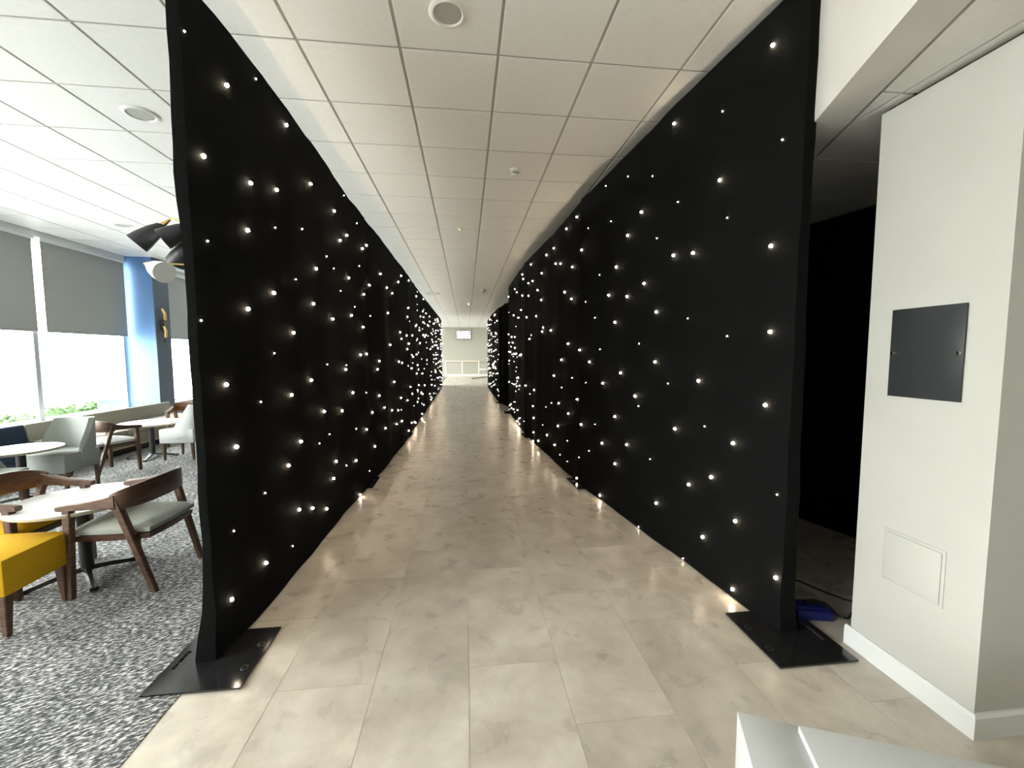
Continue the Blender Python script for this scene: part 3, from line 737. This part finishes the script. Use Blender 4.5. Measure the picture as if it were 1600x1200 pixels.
def wood_armchair(label, fabric, loc, rotz):
    """front is local -Y"""
    t = thing('wooden_armchair', label, 'chair', loc, rotz, 'wooden armchairs in the lounge')
    for s in (-1, 1):
        bm = bmesh.new(); bm_leg(bm, (s*0.255, -0.215, 0.003), (s*0.25, -0.20, 0.585), 0.034, 0.046); obj('front_leg', bm, 'brown_wood', t, smooth=True)
        bm = bmesh.new(); bm_leg(bm, (s*0.225, 0.235, 0.003), (s*0.255, 0.06, 0.63), 0.034, 0.046); obj('back_leg', bm, 'brown_wood', t, smooth=True)
        bm = bmesh.new()
        path = [(s*0.25, -0.255), (s*0.25, -0.23), (s*0.252, -0.12), (s*0.256, 0.0), (s*0.259, 0.075)]
        swept_band(bm, path, [0.588, 0.594, 0.606, 0.63, 0.652], [0.556, 0.553, 0.558, 0.565, 0.57], 0.044)
        obj('armrest', bm, 'brown_wood', t, smooth=True)
    bm = bmesh.new(); path, zt, zb = [], [], []
    for k in range(25):
        a = math.pi*k/24; sn = math.sin(a)
        path.append((0.268*math.copysign(abs(math.cos(a))**0.8, math.cos(a)), 0.05+0.12*sn**0.85)); zt.append(0.652+0.05*sn**0.7); zb.append(0.556+0.0*sn)
    swept_band(bm, path, zt, zb, 0.022); obj('backrest', bm, 'brown_wood', t, smooth=True)
    bm = bmesh.new(); cushion(bm, 0.47, 0.47, 0.39, 0.432, 0.06, crown=0.034); obj('seat', bm, fabric, t, smooth=True)
    bm = bmesh.new(); cushion(bm, 0.455, 0.45, 0.345, 0.394, 0.06, crown=0.0); fr = obj('seat_frame', bm, 'brown_wood', t, smooth=True)
    for s in (-1, 1):
        bm = bmesh.new(); bm_leg(bm, (s*0.215, 0.13, 0.375), (s*0.235, 0.15, 0.395), 0.03, 0.03); obj('bracket', bm, 'brown_wood', fr)
    return t
def tub_chair(label, fabric, loc, rotz):
    """upholstered side chair, sloping wings, front is local -Y"""
    t = thing('upholstered_chair', label, 'chair', loc, rotz, 'upholstered chairs in the lounge')
    for (sx_, sy_) in ((-1, -1), (1, -1), (-1, 1), (1, 1)):
        bm = bmesh.new(); bm_leg(bm, (sx_*0.185, sy_*0.19, 0.003), (sx_*0.188, sy_*0.185, 0.26), 0.026, 0.042); obj('leg', bm, 'brown_wood', t, smooth=True)
    bm = bmesh.new(); bm_box(bm, (0, -0.01, 0.35), (0.43, 0.45, 0.20), bevel=0.014); obj('seat', bm, fabric, t, smooth=True)
    bm = bmesh.new()
    # shell: U in plan, wing height falling towards the front
    n = 28; inner, outer = [], []
    pts = []
    for k in range(n+1):
        a = math.pi*k/n; c_, s_2 = math.cos(a), math.sin(a)
        x = 0.23*math.copysign(abs(c_)**0.45, c_); y = -0.03+0.275*s_2**0.7
        f = max(0.0, min(1.0, (y+0.03)/0.275)); hgt = 0.46+0.33*min(1.0, f/0.72)**1.2
        pts.append((x, y, hgt))
    rows = 6; vin, vout = [], []
    for j in range(rows+1):
        q = j/rows; ri, ro = [], []
        for (x, y, hgt) in pts:
            z = 0.33+(hgt-0.33)*q; lean = 1.0-0.04*q
            ro.append(bm.verts.new((x*lean, y*1.0+0.05*q*max(0, y)*2, z)))
            ri.append(bm.verts.new((x*lean*0.87, (y-0.0)*1.0-0.04*(1 if y > 0 else y/0.1*0)+0.05*q*max(0, y)*2 - (0.0 if y > 0.0 else -0.0), z)))
        vin.append(ri); vout.append(ro)
    for j in range(rows):
        for k in range(n):
            bm.faces.new((vout[j][k], vout[j][k+1], vout[j+1][k+1], vout[j+1][k]))
            bm.faces.new((vin[j][k+1], vin[j][k], vin[j+1][k], vin[j+1][k+1]))
        bm.faces.new((vout[j][0], vout[j+1][0], vin[j+1][0], vin[j][0])); bm.faces.new((vin[j][n], vin[j+1][n], vout[j+1][n], vout[j][n]))
    for k in range(n):
        bm.faces.new((vout[rows][k], vout[rows][k+1], vin[rows][k+1], vin[rows][k])); bm.faces.new((vin[0][k], vin[0][k+1], vout[0][k+1], vout[0][k]))
    obj('back_shell', bm, fabric, t, smooth=True)
    return t
def stool(label, fabric, loc, rotz, s=0.37, h=0.43):
    t = thing('upholstered_stool', label, 'stool', loc, rotz, 'square upholstered stools in the lounge')
    q = s/2-0.03
    for (sx_, sy_) in ((-1, -1), (1, -1), (-1, 1), (1, 1)):
        bm = bmesh.new(); bm_leg(bm, (sx_*q, sy_*q, 0.003), (sx_*(q-0.004), sy_*(q-0.004), 0.24), 0.028, 0.05); obj('leg', bm, 'brown_wood', t, smooth=True)
    bm = bmesh.new(); bm_box(bm, (0, 0, h-0.10), (s, s, 0.20), bevel=0.012); obj('seat', bm, fabric, t, smooth=True)
    return t
def coffee_table(label, loc, rotz, r=0.37, h=0.53):
    t = thing('round_table', label, 'table', loc, rotz, 'round white tables in the lounge')
    bm = bmesh.new(); bm_lathe(bm, [(0, h), (r-0.002, h), (r, h-0.002), (r, h-0.006), (0, h-0.006)], 48); tp = obj('table_top', bm, 'table_white', t, smooth=True)
    bm = bmesh.new(); bm_lathe(bm, [(0, h-0.006), (r, h-0.006), (r-0.004, h-0.022), (r-0.03, h-0.03), (0, h-0.03)], 48); obj('edge_band', bm, 'table_edge', tp, smooth=True)
    bm = bmesh.new(); bm_lathe(bm, [(0, 0.06), (0.036, 0.06), (0.036, h-0.03), (0, h-0.03)], 20); obj('column', bm, 'dark_column', t, smooth=True)
    for k in range(4):
        a = k*math.pi/2
        bm = bmesh.new()
        A = []
        for (d, w, zb_, zt_) in ((0.02, 0.05, 0.045, 0.075), (0.12, 0.046, 0.035, 0.062), (0.24, 0.04, 0.012, 0.036), (0.29, 0.036, 0.003, 0.026)):
            A.append([bm.verts.new((d, -w/2, zb_)), bm.verts.new((d, w/2, zb_)), bm.verts.new((d, w/2*0.5, zt_)), bm.verts.new((d, -w/2*0.5, zt_))])
        for P_, Q_ in zip(A, A[1:]):
            for i in range(4): bm.faces.new((P_[i], P_[(i+1) % 4], Q_[(i+1) % 4], Q_[i]))
        bm.faces.new(A[0][::-1]); bm.faces.new(A[-1])
        ar = obj('base_arm', bm, 'chrome' if k == 3 else 'dark_column', t, rotz=a, smooth=False)
        box('foot_cap', (0.285, 0, 0.014), (0.03, 0.044, 0.024), 'black_rubber', ar, bevel=0.004)
    return t
R90 = math.pi/2
wood_armchair('brown wooden armchair with sage grey seat beside the near left drape', 'sage_fabric', (-2.205, 2.955, 0.003), -R90)
wood_armchair('brown wooden armchair with yellow seat across the near table', 'yellow_fabric', (-2.955, 2.985, 0.003), R90)
stool('square yellow stool at the left edge of the picture', 'yellow_fabric', (-2.605, 2.525, 0.003), 0.02, 0.385, 0.43)
coffee_table('round white table between the yellow and the sage wooden armchairs', (-2.57, 2.99, 0.003), math.radians(45), 0.355, 0.54)
coffee_table('round white table among the grey upholstered chairs', (-4.47, 4.59, 0.003), 0.6, 0.31, 0.56)
tub_chair('grey upholstered chair in profile at the left edge of the picture', 'grey_fabric', (-4.32, 4.05, 0.003), R90)
tub_chair('grey upholstered chair facing the camera beyond the middle table', 'grey_fabric', (-4.42, 4.95, 0.003), 0.03)
wood_armchair('brown wooden armchair with pale seat turned away towards the far table', 'pale_fabric', (-4.56, 5.66, 0.003), math.pi-0.35)
coffee_table('round white table farthest away beside the window bench', (-4.58, 6.47, 0.003), 0.3, 0.37, 0.52)
tub_chair('pale grey upholstered chair half hidden by the left drape', 'pale_fabric', (-4.07, 6.42, 0.003), -R90)
wood_armchair('brown wooden armchair with yellow seat behind the farthest table', 'yellow_fabric', (-4.62, 7.42, 0.003), 0.25)
# window bench in segments
def bench(label, y0, y1, fabric):
    t = thing('window_bench', label, 'bench', (-5.5, (y0+y1)/2, 0.003), 0, 'upholstered benches along the windows')
    w = y1-y0-0.006
    box('plinth', (0.02, 0, 0.05), (0.62, w, 0.1), 'kick_dark', t)
    box('seat_base', (0.03, 0, 0.19), (0.70, w, 0.18), fabric, t, bevel=0.012)
    box('seat_cushion', (0.05, 0, 0.325), (0.68, w, 0.09), fabric, t, bevel=0.02)
    bm = bmesh.new(); bm_box(bm, (-0.27, 0, 0.46), (0.14, w, 0.26), Matrix.Rotation(math.radians(-8), 3, 'Y'), bevel=0.02); obj('back_cushion', bm, fabric, t, smooth=True)
    box('base_trim', (0.385, 0, 0.107), (0.02, w, 0.015), 'wood_strip', t)
bench('navy blue window bench section at the left edge', 4.3, 5.95, 'navy_fabric')
bench('short taupe window bench section next to the navy one', 5.955, 6.75, 'taupe_fabric')
bench('long taupe window bench section ending at the blue column', 6.755, 8.6, 'taupe_fabric')
# things on the far table
bm = bmesh.new(); bm_box(bm, (0, 0, 0.004), (0.21, 0.15, 0.008), bevel=0.001)
tag(obj('menu_card', bm, 'frame_grey', None, (-4.45, 6.5, 0.524), 0.4), 'flat grey menu card lying on the farthest white table', 'menu')

# pendant lamp with several cone heads, partly behind the left drape
t = thing('cluster_lamp', 'hanging cluster lamp with dark cone shades and brass stems over the lounge', 'lamp', (-3.45, 5.2, 2.2))
def cone_head(p, axis, L_, r, m_out, m_in):
    axis = Vector(axis).normalized(); q = axis.to_track_quat('Z', 'Y').to_matrix().to_4x4()
    p = Vector(p)-Vector(t.location)
    bm = bmesh.new(); bm_lathe(bm, [(r*0.16, 0), (r*0.42, L_*0.08), (r*0.72, L_*0.38), (r*0.93, L_*0.75), (r, L_), (r*0.97, L_), (r*0.9, L_*0.75), (r*0.69, L_*0.38), (r*0.38, L_*0.10), (r*0.10, L_*0.02)], 28, mtx=q)
    sh = obj('shade', bm, m_out, t, p, smooth=True)
    bm = bmesh.new(); bm_lathe(bm, [(r*0.975, L_*1.002), (r*0.955, L_*1.002), (r*0.87, L_*0.75), (r*0.66, L_*0.38), (r*0.34, L_*0.12), (0, L_*0.1)], 28, mtx=q)
    obj('lining', bm, m_in, sh, (0, 0, 0), smooth=True)
    bm = bmesh.new(); bm_tube(bm, [Vector((0, 0, 0)), -axis*0.10], [0.028, 0.012], 12); obj('brass_neck', bm, 'brass', sh, smooth=True)
cone_head((-3.42, 5.2, 2.98), (-0.60, -0.25, -0.66), 0.34, 0.115, 'lamp_black', 'lamp_white')
cone_head((-3.10, 5.2, 2.98), (-0.70, -0.28, -0.5), 0.34, 0.115, 'lamp_black', 'lamp_white')
cone_head((-3.15, 5.25, 2.84), (-0.62, 0.25, -0.66), 0.36, 0.115, 'lamp_black', 'lamp_white')
cone_head((-3.52, 5.1, 2.50), (0.80, -0.45, -0.32), 0.30, 0.115, 'lamp_white', 'lamp_white')
bm = bmesh.new()
hub = Vector((-3.2, 5.2, 3.05))-Vector(t.location)
bm_tube(bm, [hub+Vector((0, 0, -0.5)), hub+Vector((0, 0, CEIL-3.05))], 0.012, 10)
bm_lathe(bm, [(0, 0), (0.06, 0), (0.06, -0.03), (0, -0.03)], 24, (hub.x, hub.y, CEIL-2.2))
for p in ((-3.35, 5.2, 3.05), (-3.05, 5.2, 3.02), (-3.1, 5.22, 2.92), (-3.58, 5.14, 2.54)):
    bm_tube(bm, [hub+Vector((0, 0, min(0, p[2]-3.05))), Vector(p)-Vector(t.location)], 0.009, 8)
obj('stem', bm, 'brass', t, smooth=True)
# brass wall light on the column
t = thing('wall_light', 'brass wall light with two curved arms on the blue column', 'wall light', (-5.93, 8.82, 1.75))
box('backplate', (0.012, 0, 0.33), (0.024, 0.09, 0.22), 'lamp_black', t, bevel=0.006)
for s in (-1, 1):
    bm = bmesh.new(); bm_tube(bm, [(0.03, 0, 0.33+s*0.02), (0.07, -0.01, 0.33+s*0.12), (0.075, -0.02, 0.33+s*0.22), (0.03, -0.02, 0.33+s*0.32)], [0.022, 0.026, 0.026, 0.02], 10); obj('arm', bm, 'brass', t, smooth=True)

# ------------------------------------------------------------------ outdoors
bm = bmesh.new(); bm_box(bm, (-56.7, 11, -0.1), (100, 140, 0.1))
struct(obj('ground', bm, 'paving'))
def hedge(label, x, y0, y1, h):
    bm = bmesh.new(); rh = random.Random(int(y0*10))
    for i in range(900):
        p = Vector((rh.uniform(-0.22, 0.22), rh.uniform(y0, y1)-(y0+y1)/2, rh.uniform(0.0, h)))
        a = Vector((rh.uniform(-1, 1), rh.uniform(-1, 1), rh.uniform(-1, 1))).normalized()*0.07
        b = a.cross(Vector((rh.uniform(-1, 1), rh.uniform(-1, 1), rh.uniform(-1, 1)))).normalized()*0.04
        vs = [bm.verts.new(p-a), bm.verts.new(p+b), bm.verts.new(p+a), bm.verts.new(p-b)]; bm.faces.new(vs)
    t = thing('low_hedge', label, 'hedge', (x, (y0+y1)/2, -0.05))
    tag(obj('foliage', bm, 'hedge_leaf', t), kind='stuff')
    bm = bmesh.new(); bm_box(bm, (0, 0, h*0.42), (0.3, y1-y0-0.06, h*0.8), bevel=0.05); obj('core', bm, 'hedge_leaf', t, smooth=True)
hedge('low green hedge outside the window at the left edge', -9.0, 7.0, 9.5, 0.34)
hedge('low green hedge outside the window left of the blue column', -9.0, 9.75, 12.4, 0.40)
t = thing('banner_sign', 'grey outdoor banner sign with white disc and lines outside the window', 'sign', (-8.5, 10.93, -0.05))
box('panel', (0, 0, 0.33), (0.03, 0.95, 0.34), 'sign_grey', t, bevel=0.004)
for yy in (-0.42, 0.42): box('leg', (0, yy, 0.1), (0.03, 0.03, 0.2), 'frame_grey', t)
bm = bmesh.new(); bm_lathe(bm, [(0, 0), (0.10, 0), (0.10, 0.004), (0, 0.004)], 28, mtx=Matrix.Rotation(math.radians(90), 4, 'Y')); obj('disc', bm, 'sign_white', t, (0.0155, -0.34, 0.30))
for zz, yy, ll in ((0.36, 0.08, 0.55), (0.28, 0.1, 0.6), (0.21, 0.02, 0.42)): box('line', (0.017, yy, zz), (0.004, ll, 0.025), 'sign_white', t)
